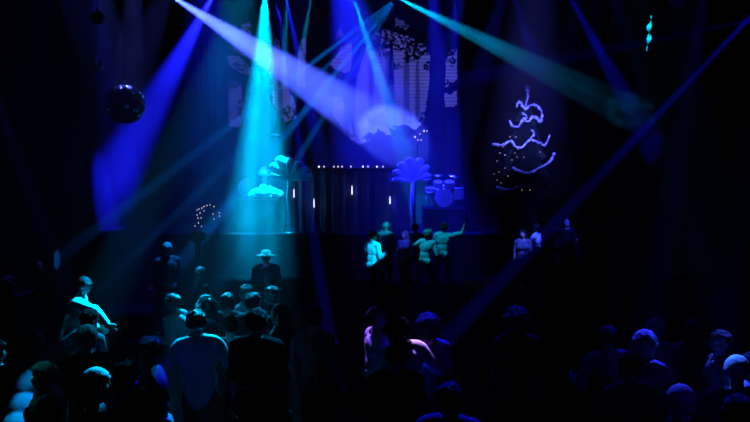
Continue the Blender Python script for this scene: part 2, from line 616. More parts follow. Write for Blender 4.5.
# crumpled white cloth and round ball on the riser
c = P(267, 199, 24.42)
bm = bmesh.new()
rr = random.Random(5)
for (x, y, z, a, b_, h_) in [(-.28, 0, .12, .26, .16, .14), (.02, .02, .13, .28, .17, .17), (.24, 0, .09, .24, .16, .12), (-.42, -.02, .06, .16, .14, .08), (-.14, 0, .25, .12, .1, .13), (.33, 0, .06, .16, .14, .07)]:
    ball(bm, (x, y, z), (a, b_, h_), 3)
box(bm, (0, 0, .03), (.86, .26, .06))
me = remesh(bm, .018, 6)
for v in me.vertices:
    k = noise.noise(v.co * 9) * .03 + abs(noise.noise(v.co * 5 + Vector((3, 1, 2)))) * .05
    v.co += v.normal * k
zmin = min(v.co.z for v in me.vertices)
for v in me.vertices:
    v.co.z -= zmin
me.materials.append(WHITE)
o = link('crumpled_cloth', me, None, (c.x + .02, c.y, zr))
tag(o, 'crumpled white cloth heap lit bright cyan on the black riser', 'cloth')
c = P(248, 188, 24.95)
bm = bmesh.new()
bmesh.ops.create_uvsphere(bm, u_segments=32, v_segments=20, radius=.29)
for v in bm.verts:
    v.co *= 1 + .02 * math.sin(8 * math.atan2(v.co.y, v.co.x))
bl_ = thing('ball_prop', 'dim blue round ball standing behind the crumpled white cloth', 'ball', (c.x, c.y, zr))
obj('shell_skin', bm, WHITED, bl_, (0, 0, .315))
bm = bmesh.new()
lathe(bm, [(0, .004), (.13, 0.004), (.15, .03), (.11, .05), (0, .05)], 20)
obj('foot_ring', bm, METAL, bl_)

# small pale saucer hanging above the mushroom
c = P(275.5, 135, 24.6)
hs = thing('hanging_saucer', 'small pale saucer hanging above the white mushroom', 'ornament', c)
bm = bmesh.new()
lathe(bm, [(0, -.05), (.09, -.045), (.16, -.01), (.17, .0), (.1, .035), (0, .055)], 20)
obj('dish', bm, WHITE, hs)
bm = bmesh.new()
tube(bm, [(0, 0, .05), (0, 0, H - c.z)], .004, 6)
obj('cord', bm, WIREM, hs)

# ------------------------------------------------------------------ drum kit
dc = P(444, 209, 25.1)
dk = thing('drum_kit', 'drum kit with bright rims and cymbals on the riser beside the right shell', 'drum kit', (dc.x, dc.y, zd))


def drum(c, r, h, rx, rz, name='drum'):
    bm = bmesh.new()
    lathe(bm, [(r, -h / 2), (r, h / 2)], 28)
    rot = Euler((R(rx), 0, R(rz))).to_matrix()
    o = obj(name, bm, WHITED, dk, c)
    o.rotation_euler = (R(rx), 0, R(rz))
    for s in (-1, 1):
        b2 = bmesh.new()
        lathe(b2, [(r * .99, s * h / 2), (r * 1.05, s * (h / 2 - .02)), (r * 1.07, s * (h / 2 + .005)), (r * 1.02, s * (h / 2 + .012))], 28)
        obj('rim', b2, CHROME, o)
        b2 = bmesh.new()
        lathe(b2, [(0, s * (h / 2 + .002)), (r, s * (h / 2))], 28)
        obj('drum_head', b2, WHITED, o)
    return o


drum((-.02, 0, .315), .28, .38, 90, 0, 'bass_drum')
drum((-.2, -.05, .72), .145, .2, 22, 0, 'tom_drum')
drum((.15, -.05, .72), .15, .22, 22, 0, 'tom_drum')
drum((.44, .05, .45), .19, .34, 6, 0, 'floor_tom')
drum((-.42, .05, .58), .17, .13, 12, 0, 'snare_drum')


def cymbal(x, y, z, r, rx, ry):
    bm = bmesh.new()
    lathe(bm, [(0, .035), (.03, .03), (.05, .012), (r, 0), (r, -.004), (.05, .006), (0, .02)], 28)
    o = obj('cymbal', bm, CHROME, dk, (x, y, z))
    o.rotation_euler = (R(rx), R(ry), 0)
    bm = bmesh.new()
    tube(bm, [(0, 0, .34), (0, 0, z + .02)], .012, 8)
    for k in range(3):
        an = k * 2.1 + .4
        tube(bm, [(0, 0, .36), (.2 * math.cos(an), .2 * math.sin(an), .02)], .01, 6)
    obj('stand', bm, CHROME, dk, (x, y, 0))


cymbal(-.52, .25, .92, .2, 14, -8)
cymbal(.36, .3, 1.0, .22, 16, 10)
cymbal(-.12, .42, 1.02, .18, 12, 0)
for sx in (-.24, .22):
    bm = bmesh.new()
    tube(bm, [(sx * 1.2, -.12, 0.02), (sx * .8, -.02, .3)], .012, 8)
    obj('leg', bm, CHROME, dk)
bm = bmesh.new()
tube(bm, [(0, 0, .55), (0, .02, .76)], .015, 8)
tube(bm, [(-.2, -.02, .7), (.15, -.02, .7)], .012, 8)
obj('tom_holder', bm, CHROME, dk)
for x, y in ((.32, -.1), (.56, -.08), (.44, .22)):
    bm = bmesh.new()
    tube(bm, [(x, y, 0.012), (x, y, .5)], .01, 8)
    obj('leg', bm, CHROME, dk)
bm = bmesh.new()
for k in range(3):
    an = k * 2.1
    tube(bm, [(-.42, .05, .5), (-.42, .05, .25), (-.42 + .18 * math.cos(an), .05 + .18 * math.sin(an), .02)], .01, 6)
obj('snare_stand', bm, CHROME, dk)

# ------------------------------------------------------------------ fairy light ring
rp = P(207, 214, 22.6)
fr = thing('fairy_light_ring', 'ring of tiny warm fairy lights hanging left of the stage props', 'string lights', rp)
dots = [(197, 215), (197, 210), (199, 209), (202, 208), (204, 206.5), (207, 205.5), (210, 205), (214, 206.5), (198, 218), (201, 218), (213, 214), (214, 219), (219.5, 213), (219.5, 216), (200, 213), (198.5, 223), (195, 226), (201.5, 226.5), (204, 211)]
bm = bmesh.new()
ring = [(197 + 0, 222)] + [(208.5 - 12 * math.cos(t), 215.5 - 10.5 * math.sin(t)) for t in np.linspace(-.3, math.pi + .5, 22)]
tube(bm, [P(x, y, 22.6) - rp for x, y in ring], .008, 6)
tube(bm, [P(198, 220, 22.6) - rp, P(198.5, 223, 22.6) - rp, P(195, 226, 22.6) - rp, P(201.5, 227, 22.6) - rp], .006, 6)
tube(bm, [P(208, 205, 22.6) - rp, Vector((0.02, 0, H - rp.z))], .005, 6)
obj('wire', bm, WIREM, fr)
for x, y in dots:
    bm = bmesh.new()
    ball(bm, (0, 0, 0), .017, 1)
    obj('bulb', bm, BULBW, fr, P(x, y, 22.55) - rp)

# ------------------------------------------------------------------ christmas tree
TD = 24.6
tb = P(525, 193, TD)
tt = P(527, 97, TD)
TH = tt.z - zt
xt = thing('christmas_tree', 'dark christmas tree draped with blue-lit tinsel garlands', 'christmas tree', (tb.x, TD, zt))
bm = bmesh.new()
rn = random.Random(3)


def tree_r(z):
    t = min(1.0, z / TH)
    return .98 * (1 - t) ** .8 * (.9 + .1 * math.sin(t * 34)) + .05


for i in range(900):
    z = .25 + (TH - .3) * (i / 900) ** .9
    a = i * 2.399963
    L = tree_r(z) * rn.uniform(.8, 1.03)
    d = Vector((math.cos(a), math.sin(a), 0))
    p0 = Vector((0, 0, z + .12))
    p1 = d * L + Vector((0, 0, z - .08 * L))
    s = Vector((-d.y, d.x, 0))
    w = .05 + .05 * L
    m1 = p0.lerp(p1, .45)
    vs = [bm.verts.new(p) for p in (p0, m1 + s * w, p1, m1 - s * w)]
    bm.faces.new(vs)
    vs = [bm.verts.new(p) for p in (p0, m1 + Vector((0, 0, w * .8)), p1, m1 - Vector((0, 0, w * .9)))]
    bm.faces.new(vs)
obj('needles', bm, NEEDLE, xt, smooth=False)
bm = bmesh.new()
tube(bm, [(0, 0, 0.02), (0, 0, TH * .6), (0, 0, TH)], [.06, .04, .012], 10)
obj('trunk', bm, METAL, xt)
bm = bmesh.new()
lathe(bm, [(0, 0), (.26, 0), (.24, .08), (.1, .12), (.08, .25), (0, .25)], 20)
obj('tree_stand', bm, METAL, xt)
org = Vector((tb.x, TD, zt))


def garland(pts, rad, dy):
    """tinsel rope draped over the near side of the tree through pixel points"""
    q = []
    pts = [Vector((x, y)) for x, y in pts]
    for i in range(len(pts) - 1):
        for k in range(8):
            t = k / 8
            p0, p1, p2, p3 = pts[max(i - 1, 0)], pts[i], pts[i + 1], pts[min(i + 2, len(pts) - 1)]
            v = .5 * ((2 * p1) + (p2 - p0) * t + (2 * p0 - 5 * p1 + 4 * p2 - p3) * t * t + (3 * p1 - p0 - 3 * p2 + p3) * t ** 3)
            q.append(v)
    q.append(pts[-1])
    w = []
    for v in q:
        p = P(v.x, v.y, TD) - org
        r = max(tree_r(max(p.z, .1)), abs(p.x) + .02)
        y = -math.sqrt(max(0, r * r - p.x * p.x)) - .02
        p = P(v.x, v.y, TD + y) - org
        w.append(p)
    bm = bmesh.new()
    rr = random.Random(len(q))
    rad *= GS
    w = [p + Vector((rr.gauss(0, .012), rr.gauss(0, .01), rr.gauss(0, .012))) for p in w]
    tube(bm, w, [rad * rr.uniform(.45, 1.3) for _ in w], 8)
    # tinsel strands standing off the rope
    for p in w:
        for _ in range(6):
            d = Vector((rr.gauss(0, 1), rr.gauss(0, 1), rr.gauss(0, 1))).normalized() * rad * 2.0
            s = d.cross(Vector((.3, .2, .9))).normalized() * .006
            bm.faces.new([bm.verts.new(p + s), bm.verts.new(p - s), bm.verts.new(p + d)])
    obj('garland', bm, GARL, xt, smooth=True)


GS = 1.35
garland([(527, 90), (528, 97), (526, 104), (525, 109)], .022, 0)
garland([(516, 107), (520, 102), (525, 109), (531, 105), (537, 106), (542, 113), (541, 121), (536, 117)], .03, 0)
garland([(509, 121), (513, 126), (519, 126), (523, 119), (528, 121), (534, 117), (541, 122)], .03, 0)
garland([(523, 113), (526, 117), (523, 121)], .028, 0)
garland([(493, 144), (502, 145), (510, 141), (516, 147), (522, 147), (530, 140), (537, 142), (545, 145), (549, 136)], .028, 0)
garland([(513, 168), (520, 171), (528, 173), (538, 169), (546, 164), (551, 161), (555, 153)], .03, 0)
garland([(498, 187), (504, 189), (512, 189), (519, 186)], .026, 0)
garland([(542, 184), (548, 185), (554, 181)], .024, 0)
garland([(532, 130), (534, 134), (531, 138)], .022, 0)
tp = P(527.5, 88, TD) - org
bm = bmesh.new()
vs = []
for k in range(10):
    a = math.pi / 2 + k * math.pi / 5
    r = .13 if k % 2 == 0 else .055
    vs.append((r * math.cos(a), r * math.sin(a)))
for s in (-1, 1):
    c0 = bm.verts.new((0, s * .035, 0))
    ring = [bm.verts.new((x, 0, z)) for x, z in vs]
    for k in range(10):
        bm.faces.new((c0, ring[k], ring[(k + 1) % 10]) if s < 0 else (c0, ring[(k + 1) % 10], ring[k]))
tube(bm, [(0, 0, -.05), (0, 0, -.3)], .012, 8)
obj('star_topper', bm, GARL, xt, (tp.x, tp.y, tp.z), smooth=False)
for i, (x, y) in enumerate([(497, 161), (500, 153), (505, 155), (510, 137), (516, 137), (503, 147), (497, 180), (501, 183), (505, 168), (512, 160), (517, 157), (524, 157), (499, 172), (508, 176), (530, 190), (522, 190), (540, 152), (494, 174), (515, 153)]):
    p = P(x, y, TD) - org
    r = max(tree_r(max(p.z, .1)), abs(p.x) + .02)
    yy = -math.sqrt(max(0, r * r - p.x * p.x)) - .03
    bm = bmesh.new()
    ball(bm, (0, 0, 0), .016, 1)
    obj('bulb', bm, BULBD, xt, P(x, y, TD + yy) - org)

# ------------------------------------------------------------------ mirror balls and things hanging from the ceiling


def mirror_ball(px, py, d, rpx, label, n=26):
    c = P(px, py, d)
    r = rpx * d / F
    t = thing('mirror_ball', label, 'mirror ball', c, 'mirror balls hanging left of the stage')
    bm = bmesh.new()
    bmesh.ops.create_uvsphere(bm, u_segments=n, v_segments=n // 2, radius=r)
    bmesh.ops.inset_individual(bm, faces=[f for f in bm.faces if len(f.verts) == 4], thickness=r * .012, depth=-r * .01)
    rn = random.Random(int(px))
    for f in bm.faces:
        if len(f.verts) == 4 and f.calc_area() > (r * .5 * 6.28 / n) ** 2 * .1:
            ax = Vector((rn.gauss(0, 1), rn.gauss(0, 1), rn.gauss(0, 1))).normalized()
            bmesh.ops.rotate(bm, verts=f.verts, cent=f.calc_center_median(), matrix=Matrix.Rotation(rn.gauss(0, .14), 3, ax))
    obj('mirror_tiles', bm, MIRROR, t, smooth=False)
    bm = bmesh.new()
    lathe(bm, [(0, r + .05), (.03, r + .05), (.035, r - .01), (0, r - .01)], 12)
    tube(bm, [(0, 0, r + .04), (0, 0, H - c.z)], .008, 6)
    obj('hanger', bm, METAL, t)


mirror_ball(125, 104, 17, 19.5, 'largest mirror ball, dark with bright blue edges, lowest of the three', 34)
mirror_ball(98, 18, 16, 6.5, 'small mirror ball hanging highest beside the left wall', 20)
mirror_ball(98, 66, 17, 5.5, 'smallest mirror ball hanging just above the large one', 20)

c = P(649, 33, 13)
t = thing('hanging_ribbon', 'twisted shiny cyan ribbon hanging near the ceiling on the right side', 'ribbon', c)
bm = bmesh.new()
rows = []
for k in range(41):
    u = k / 40
    z = .28 - .56 * u
    a = u * 9
    w = .035 * math.sin(math.pi * min(1, u * .95 + .05)) + .006
    off = Vector((.035 * (.5 - u) * 1.4 + .012 * math.sin(u * 12), 0, z))
    d = Vector((math.cos(a), math.sin(a), 0)) * w
    rows.append((bm.verts.new(off - d), bm.verts.new(off + d)))
for a, b in zip(rows, rows[1:]):
    bm.faces.new((a[0], a[1], b[1], b[0]))
obj('twisted_strip', bm, GARL, t)
bm = bmesh.new()
tube(bm, [(.025, 0, .27), (.025, 0, H - c.z)], .004, 6)
obj('cord', bm, WIREM, t)
for px, py, d, lab in ((613, 20, 15, 'tiny ornament hanging highest above the christmas tree, left of the twisted ribbon'), (608, 52, 15.5, 'tiny ornament hanging below another one, left of the twisted ribbon')):
    c = P(px, py, d)
    t = thing('hanging_bauble', lab, 'ornament', c, 'tiny hanging ornaments right of the stage')
    bm = bmesh.new()
    lathe(bm, [(0, -.07), (.03, -.05), (.045, 0), (.03, .04), (.012, .06), (0, .065)], 14)
    obj('bauble', bm, GARL, t)
    bm = bmesh.new()
    tube(bm, [(0, 0, .06), (0, 0, H - c.z)], .004, 6)
    obj('cord', bm, WIREM, t)


# ------------------------------------------------------------------ moving head fixture just at the top edge of the picture
def fixture(px, py, d, aim, label):
    c = P(px, py, d)
    t = thing('hanging_stage_light', label, 'stage light', (c.x, c.y, c.z), 'moving head lights on the ceiling')
    bm = bmesh.new()
    box(bm, (0, 0, .42), (.3, .3, .14), .02)
    tube(bm, [(0, 0, .48), (0, 0, H - c.z)], .03, 10)
    obj('base', bm, METAL, t, smooth=False)
    bm = bmesh.new()
    for s in (-1, 1):
        box(bm, (s * .17, 0, .16), (.04, .12, .42), .012)
    box(bm, (0, 0, .34), (.38, .14, .05), .012)
    obj('yoke', bm, METAL, t, smooth=False)
    d3 = (Vector(aim) - c).normalized()
    q = d3.to_track_quat('-Z', 'Y')
    bm = bmesh.new()
    lathe(bm, [(0, .16), (.08, .15), (.12, .06), (.125, -.12), (.11, -.14)], 20)
    o = obj('lamp_head', bm, METAL, t)
    o.rotation_mode = 'QUATERNION'
    o.rotation_quaternion = q
    bm = bmesh.new()
    lathe(bm, [(0, -.135), (.11, -.13)], 20)
    obj('lens', bm, CHROME, o)


fixture(679, -3, 14, P(600, 300, 10), 'moving head light at the very top edge, above the twisted ribbon')

# ------------------------------------------------------------------ people
BASEC = Vector((0, 0, 1.64))


def head_prims(bm, M):
    def e(c, r, sub=3):
        ball(bm, M @ Vector(c), r, sub, M.to_3x3())
    e((0, -.012, .018), (.074, .095, .092))
    e((0, .028, -.045), (.056, .064, .072))
    e((0, .055, -.085), (.03, .03, .026), 2)
    e((0, .088, -.022), (.013, .022, .026), 2)
    e((0, .080, .0), (.009, .02, .03), 2)
    e((0, .07, .028), (.05, .022, .014), 2)
    e((0, .082, -.062), (.024, .012, .009), 2)
    for s in (-1, 1):
        e((s * .076, -.005, -.015), (.009, .02, .032), 2)
        e((s * .042, .055, -.03), (.02, .02, .018), 2)


def capsule(bm, a, b, r0, r1):
    a, b = Vector(a), Vector(b)
    t = bmesh.new()
    v0 = ball(t, a, r0, 2)
    v1 = ball(t, b, r1, 2)
    bmesh.ops.convex_hull(t, input=t.verts[:])
    bmesh.ops.delete(t, geom=[v for v in t.verts if not v.link_faces], context='VERTS')
    me = bpy.data.meshes.new('t')
    t.to_mesh(me)
    t.free()
    bm.from_mesh(me)
    bpy.data.meshes.remove(me)


class Pose:
    pass


POSES = {}


def pose(name, tilt=0, roll=0, hyaw=0, hpitch=0, arms=None, legs='stand', fem=False, long_sleeve=False):
    """arms: for left (-1) and right (+1): (upper dir, fore dir, curl) in body space, facing +Y"""
    bm = bmesh.new()
    bones = []                                       # (label, a, b, r)
    T = Matrix.Translation((0, 0, .95)) @ Euler((R(-tilt), R(roll), 0)).to_matrix().to_4x4() @ Matrix.Translation((0, 0, -.95))

    def bone(lab, a, b, r0, r1):
        capsule(bm, a, b, r0, r1)
        bones.append((lab, Vector(a), Vector(b), (r0 + r1) / 2))

    def ell(lab, c, r, M=T):
        ball(bm, M @ Vector(c), r, 3, M.to_3x3())
        bones.append((lab, M @ Vector(c), M @ Vector(c), min(r)))
    sw = .165 if fem else .188
    ell('hips', (0, -.005, .95), (.172 if fem else .165, .118, .125), Matrix.Identity(4))
    ell('torso', (0, 0, 1.12), (.122 if fem else .145, .095 if fem else .108, .15))
    ell('torso', (0, .0, 1.32), (.155 if fem else .178, .11 if fem else .12, .16))
    if fem:
        for s in (-1, 1):
            ell('torso', (s * .07, .085, 1.30), (.062, .055, .06))
    ca, cb = T @ Vector((-sw + .03, -.01, 1.425)), T @ Vector((sw - .03, -.01, 1.425))
    bone('torso', ca, cb, .062, .062)
    n0, n1 = T @ Vector((0, -.01, 1.43)), T @ Vector((0, .0, 1.58))
    bone('neck', n0, n1, .058 if not fem else .05, .05 if not fem else .044)
    for s in (-1, 1):
        a = T @ Vector((s * .06, -.02, 1.47))
        bone('torso', a, T @ Vector((s * (sw - .02), -.01, 1.44)), .045, .05)
    HM = T @ Matrix.Translation(BASEC) @ Euler((R(-hpitch), 0, R(hyaw))).to_matrix().to_4x4()
    head_prims(bm, HM)
    bones.append(('head', HM @ Vector((0, 0, .02)), HM @ Vector((0, .02, -.05)), .085))
    # legs
    lg = {'stand': ((-.01, .02, .0), (.01, .02, .0)), 'step': ((.05, .2, .02), (-.0, -.12, -.02)), 'wide': ((.02, .05, -.08), (.02, .02, .08))}[legs]
    for s, (kx, fy, fx) in zip((-1, 1), lg):
        hip = Vector((s * .09, 0, .92))
        ank = Vector((s * .11 + fx, fy - .03, .085))
        kn = (hip + ank) / 2 + Vector((s * .012, .035 + abs(kx) * .3, .0))
        bone('thigh', hip, kn, .086, .057)
        bone('shin', kn, ank, .054, .038)
        ball(bm, kn.lerp(ank, .3) + Vector((0, -.02, 0)), (.05, .05, .11), 2)
        bone('foot', ank + Vector((0, -.025, -.04)), ank + Vector((s * .02, .155, -.05)), .042, .034)
    # arms
    for s in (-1, 1):
        ud, fd, curl = (arms or {}).get(s, ((.12, 0, -1), (.05, .15, -1), .5))
        ud = T.to_3x3() @ Vector((s * ud[0], ud[1], ud[2])).normalized()
        fd = T.to_3x3() @ Vector((s * fd[0], fd[1], fd[2])).normalized()
        sh = T @ Vector((s * sw, -.01, 1.425))
        el = sh + ud * .285
        wr = el + fd * .245
        bone('uparm', sh, el, .052 if not fem else .044, .040 if not fem else .034)
        bone('forearm', el, wr, .041 if not fem else .035, .027 if not fem else .024)
        # hand: palm plus four fingers and a thumb
        side = Vector((s, 0, 0)) if abs(fd.x) < .8 else Vector((0, 0, 1))
        nrm = fd.cross(Vector((0, 1, 0)) if abs(fd.y) < .8 else Vector((0, 0, 1))).normalized()
        acr = fd.cross(nrm).normalized()              # across the palm
        if acr.y < 0:
            acr = -acr                               # thumb side toward the front
        if (nrm.x * s) > 0:
            nrm = -nrm                               # palm faces inward
        pal = wr + fd * .05
        rot = Matrix((acr, nrm, fd)).transposed()
        ball(bm, pal, (.042, .018, .052), 2, rot)
        bones.append(('hand', wr, wr + fd * .18, .03))
        for k in range(4):
            base = wr + fd * .088 + acr * (.033 - .022 * k)
            L = (.036, .042, .039, .03)[k]
            d1 = (fd + nrm * curl * .6 + acr * (.12 - .08 * k)).normalized()
            d2 = (fd + nrm * curl * 1.8).normalized()
            p1 = base + d1 * L
            capsule(bm, base, p1, .0105, .0095)
            capsule(bm, p1, p1 + d2 * L * .95, .0095, .0085)
        tb_ = wr + fd * .03 + acr * .035
        t1 = tb_ + (acr * .8 + fd * .7 + nrm * .35).normalized() * .035
        capsule(bm, tb_, t1, .013, .0115)
        capsule(bm, t1, t1 + (fd + acr * .35 + nrm * curl * .7).normalized() * .03, .0115, .0095)
    me = remesh(bm, .0095, 2)
    # which bone owns each vertex
    n = len(me.vertices)
    co = np.empty(n * 3)
    me.vertices.foreach_get('co', co)
    co = co.reshape(-1, 3)
    nv = np.empty(n * 3)
    me.vertices.foreach_get('normal', nv)
    nv = nv.reshape(-1, 3)
    best = np.full(n, 1e9)
    own = np.zeros(n, int)
    labs = ['hips', 'torso', 'neck', 'head', 'thigh', 'shin', 'foot', 'uparm', 'forearm', 'hand']
    for lab, a, b, r in bones:
        a, b = np.array(a), np.array(b)
        ab = b - a
        L = ab @ ab
        t = np.clip(((co - a) @ ab) / L, 0, 1) if L > 1e-9 else np.zeros(n)
        dist = np.linalg.norm(co - a - t[:, None] * ab, axis=1) - r
        k = dist < best
        best[k] = dist[k]
        own[k] = labs.index(lab)
    faces = [tuple(p.vertices) for p in me.polygons]

    def garment(nm, keep, off, m):
        ks = np.isin(own, [labs.index(k) for k in keep])
        fs = [f for f in faces if all(ks[v] for v in f)]
        used = sorted({v for f in fs for v in f})
        mp = {v: i for i, v in enumerate(used)}
        g = bpy.data.meshes.new(nm)
        # cloth bridges the hollows of the body: relax, then push clear of the skin
        cc = co[used].copy()
        ed = np.array(sorted({(min(a, b), max(a, b)) for f in fs for a, b in zip([mp[v] for v in f], [mp[v] for v in f[1:] + f[:1]])}))
        deg = np.zeros(len(used))
        np.add.at(deg, ed[:, 0], 1)
        np.add.at(deg, ed[:, 1], 1)
        for _ in range(30):
            acc = np.zeros_like(cc)
            np.add.at(acc, ed[:, 0], cc[ed[:, 1]])
            np.add.at(acc, ed[:, 1], cc[ed[:, 0]])
            cc = cc * .5 + acc / deg[:, None] * .5
        wr_ = np.array([noise.noise(Vector((co[v][0] * 12, co[v][1] * 12, co[v][2] * 7))) for v in used]) * .011
        base = co[used]
        out_ = np.einsum('ij,ij->i', cc - base, nv[used])
        cc = cc + nv[used] * (np.maximum(0, -out_) + off + wr_)[:, None]
        g.from_pydata(cc.tolist(), [], [tuple(mp[v] for v in f) for f in fs])
        for p in g.polygons:
            p.use_smooth = True
        g.materials.append(m)
        return g
    p = Pose()
    me.materials.append(SKIN)
    p.body = me
    p.shirt = garment('shirt', ['torso', 'uparm', 'hips'] + (['forearm'] if long_sleeve else []), .02, SH_W)
    p.pants = garment('trousers', ['hips', 'thigh', 'shin'], .014, PANTS)
    # shoes one by one
    ks = own == labs.index('foot')
    p.shoes = []
    for s in (-1, 1):
        sel = ks & (co[:, 0] * s > 0)
        fs = [f for f in faces if all(sel[v] for v in f)]
        used = sorted({v for f in fs for v in f})
        mp = {v: i for i, v in enumerate(used)}
        g = bpy.data.meshes.new('shoe')
        g.from_pydata((co[used] + nv[used] * .007).tolist(), [], [tuple(mp[v] for v in f) for f in fs])
        for q in g.polygons:
            q.use_smooth = True
        g.materials.append(SHOEM)
        p.shoes.append(g)
    p.zmin = float(co[:, 2].min()) - .007
    p.HM = HM
    POSES[name] = p


D = (.12, -.02, -1)
pose('stand', hyaw=0, long_sleeve=False)
pose('stand_l', hyaw=35, hpitch=-4, long_sleeve=True, arms={-1: ((.15, -.1, -1), (-.05, .35, -1), .5), 1: ((.12, 0, -1), (.1, .5, -.8), .7)})
pose('stand_f', fem=True, hyaw=-12, hpitch=4, arms={-1: ((.15, 0, -1), (-.3, .9, -.1), .9), 1: ((.15, -.05, -1), (.05, .2, -1), .4)}, legs='step')
pose('drink', hyaw=-20, hpitch=6, long_sleeve=True, arms={-1: ((.1, 0, -1), (.05, .15, -1), .4), 1: ((.2, .1, -1), (-.25, .9, .35), 1.0)}, legs='step')
pose('hand_up', hyaw=10, hpitch=-8, long_sleeve=False, roll=3, arms={-1: ((.2, 0, -1), (.0, .8, -.4), .6), 1: ((1, .15, .35), (.25, .1, 1), .25)}, legs='wide')
pose('hands_up', hyaw=-5, hpitch=-10, long_sleeve=True, arms={-1: ((.75, .25, .6), (.15, .1, 1), .3), 1: ((.8, .3, .45), (-.1, .25, 1), .3)}, legs='wide')
pose('dance', tilt=8, roll=-5, hyaw=18, hpitch=10, long_sleeve=True, arms={-1: ((.45, -.25, -.8), (.2, .9, .25), .8), 1: ((.5, -.2, -.8), (-.15, .95, .3), .8)}, legs='step')
pose('dance_f', fem=True, tilt=4, roll=6, hyaw=-25, hpitch=5, arms={-1: ((.7, .1, -.5), (.1, .4, .9), .5), 1: ((.4, .0, -.9), (.3, .9, .0), .6)}, legs='wide')
pose('reach', tilt=14, hyaw=-15, hpitch=16, long_sleeve=True, arms={-1: ((.2, .2, -1), (0, .9, -.3), .6), 1: ((.35, .95, -.05), (-.15, .75, -.65), .4)}, legs='step')
pose('stoop', tilt=34, hyaw=10, hpitch=12, long_sleeve=False, arms={-1: ((.25, .55, -.8), (-.1, .5, -.8), .6), 1: ((.3, .6, -.7), (.0, .7, -.6), .6)}, legs='step')

# hair, in head space
HAIRS = {}


def head_mesh(off, voxel=.009):
    bm = bmesh.new()
    head_prims(bm, Matrix.Identity(4))
    return remesh(bm, voxel, 2)


def cap_from_head(nm, cond, off, m, wob=0):
    me = head_mesh(0)
    vs = [v.co.copy() for v in me.vertices]
    ns = [v.normal.copy() for v in me.vertices]
    keep = [cond(v) for v in vs]
    fs = [tuple(p.vertices) for p in me.polygons if all(keep[v] for v in p.vertices)]
    used = sorted({v for f in fs for v in f})
    mp = {v: i for i, v in enumerate(used)}
    g = bpy.data.meshes.new(nm)
    g.from_pydata([vs[v] + ns[v] * (off + wob * noise.noise(vs[v] * 40)) for v in used], [], [tuple(mp[v] for v in f) for f in fs])
    for p in g.polygons:
        p.use_smooth = True
    g.materials.append(m)
    return g


def scalp(v):
    return v.z > .055 or (v.y < -.012 and v.z > -.055 and abs(v.x) < .083) or (v.y < .03 and v.z > .01)


HAIRS['short'] = ('hair', cap_from_head('hair', scalp, .02, HAIRD, .014))
HAIRS['fair'] = ('hair', cap_from_head('hair', scalp, .024, HAIRL, .018))
HAIRS['pale'] = ('hair', cap_from_head('hair', scalp, .02, HAIRG, .016))
HAIRS['beanie'] = ('cap', cap_from_head('cap', lambda v: v.z > .03 or (v.y < 0 and v.z > .0), .02, CAPW, .004))
HAIRS['bald'] = None


def long_hair(m, L=.3, wide=.085):
    bm = bmesh.new()
    ball(bm, (0, -.022, .028), (.09, .1, .095), 3)
    capsule(bm, (0, -.075, .0), (0, -.1, -L), .075, .05)
    for s in (-1, 1):
        capsule(bm, (s * .07, -.02, .03), (s * .085, -.03, -.12), .03, .035)
        capsule(bm, (s * .085, -.03, -.12), (s * .07, -.07, -L + .03), .035, .025)
    me = remesh(bm, .01, 3)
    for v in me.vertices:
        v.co += v.normal * .006 * math.sin(v.co.x * 160 + 3 * noise.noise(v.co * 10))
    me.materials.append(m)
    return me


HAIRS['long'] = ('hair', long_hair(HAIRD))
HAIRS['longfair'] = ('hair', long_hair(HAIRL, .24))


def curly(m, r=.022, k=260, off=.02):
    bm = bmesh.new()
    me = head_mesh(0)
    pts = [v.co + v.normal * off for v in me.vertices if scalp(v.co)]
    rr = random.Random(11)
    for p in rr.sample(pts, min(k, len(pts))):
        ball(bm, p, r * rr.uniform(.7, 1.25), 1)
    ball(bm, (0, -.02, .03), (.085, .1, .088), 3)
    out = remesh(bm, .009, 1)
    out.materials.append(m)
    return out


HAIRS['curly'] = ('hair', curly(HAIRL))
HAIRS['afro'] = ('hair', curly(HAIRD, .035, 200, .045))
bm = bmesh.new()
lathe(bm, [(.085, .04), (.17, .03), (.175, .036), (.092, .052), (.09, .1), (.075, .125), (0, .13)], 28)
HAIRS['hat'] = ('hat', mesh_from(bm, 'hat', STRAW))
bm = bmesh.new()
ball(bm, (-.031, .078, .008), .013, 2)
eyeL = mesh_from(bm, 'eye', EYEM)
bm = bmesh.new()
ball(bm, (.031, .078, .008), .013, 2)
eyeR = mesh_from(bm, 'eye', EYEM)


def part(name, me, parent, m=None, mtx=None):
    o = bpy.data.objects.new(name, me)
    COL.objects.link(o)
    o.parent = parent
    if m:
        o.material_slots[0].link = 'OBJECT'
        o.material_slots[0].material = m
    if mtx is not None:
        o.matrix_local = mtx
    return o


SPECS = []


def person(*a, **k):
    SPECS.append([a, k])


def place(sp):
    (px, py, pname, yaw, hair, top, label), k, sc = sp[0], sp[1], sp[2]
    hairmat, eyes = k.get('hairmat'), k.get('eyes')
    p = POSES[pname]
    hm = p.HM
    w, off = head_at(sp)
    t = thing('person', label, 'person', (w.x - off.x, w.y - off.y, -p.zmin * sc), 'people dancing in the crowd', R(yaw))
    t.scale = (sc, sc, sc)
    part('body', p.body, t)
    part('shirt', p.shirt, t, top)
    part('trousers', p.pants, t)
    for g in p.shoes:
        part('shoe', g, t)
    h = HAIRS[hair]
    if h:
        part(h[0], h[1], t, hairmat, hm)
    if eyes:
        part('eye', eyeL, t, None, hm)
        part('eye', eyeR, t, None, hm)
    return t


def head_at(sp):
    (px, py, pname, yaw), sc = sp[0][:4], sp[2]
    p = POSES[pname]
    hm = p.HM
    w = PZ(px, py, (hm.translation.z - p.zmin) * sc)
    off = Euler((0, 0, R(yaw))).to_matrix() @ Vector((hm.translation.x, hm.translation.y, 0)) * sc
    return w, off


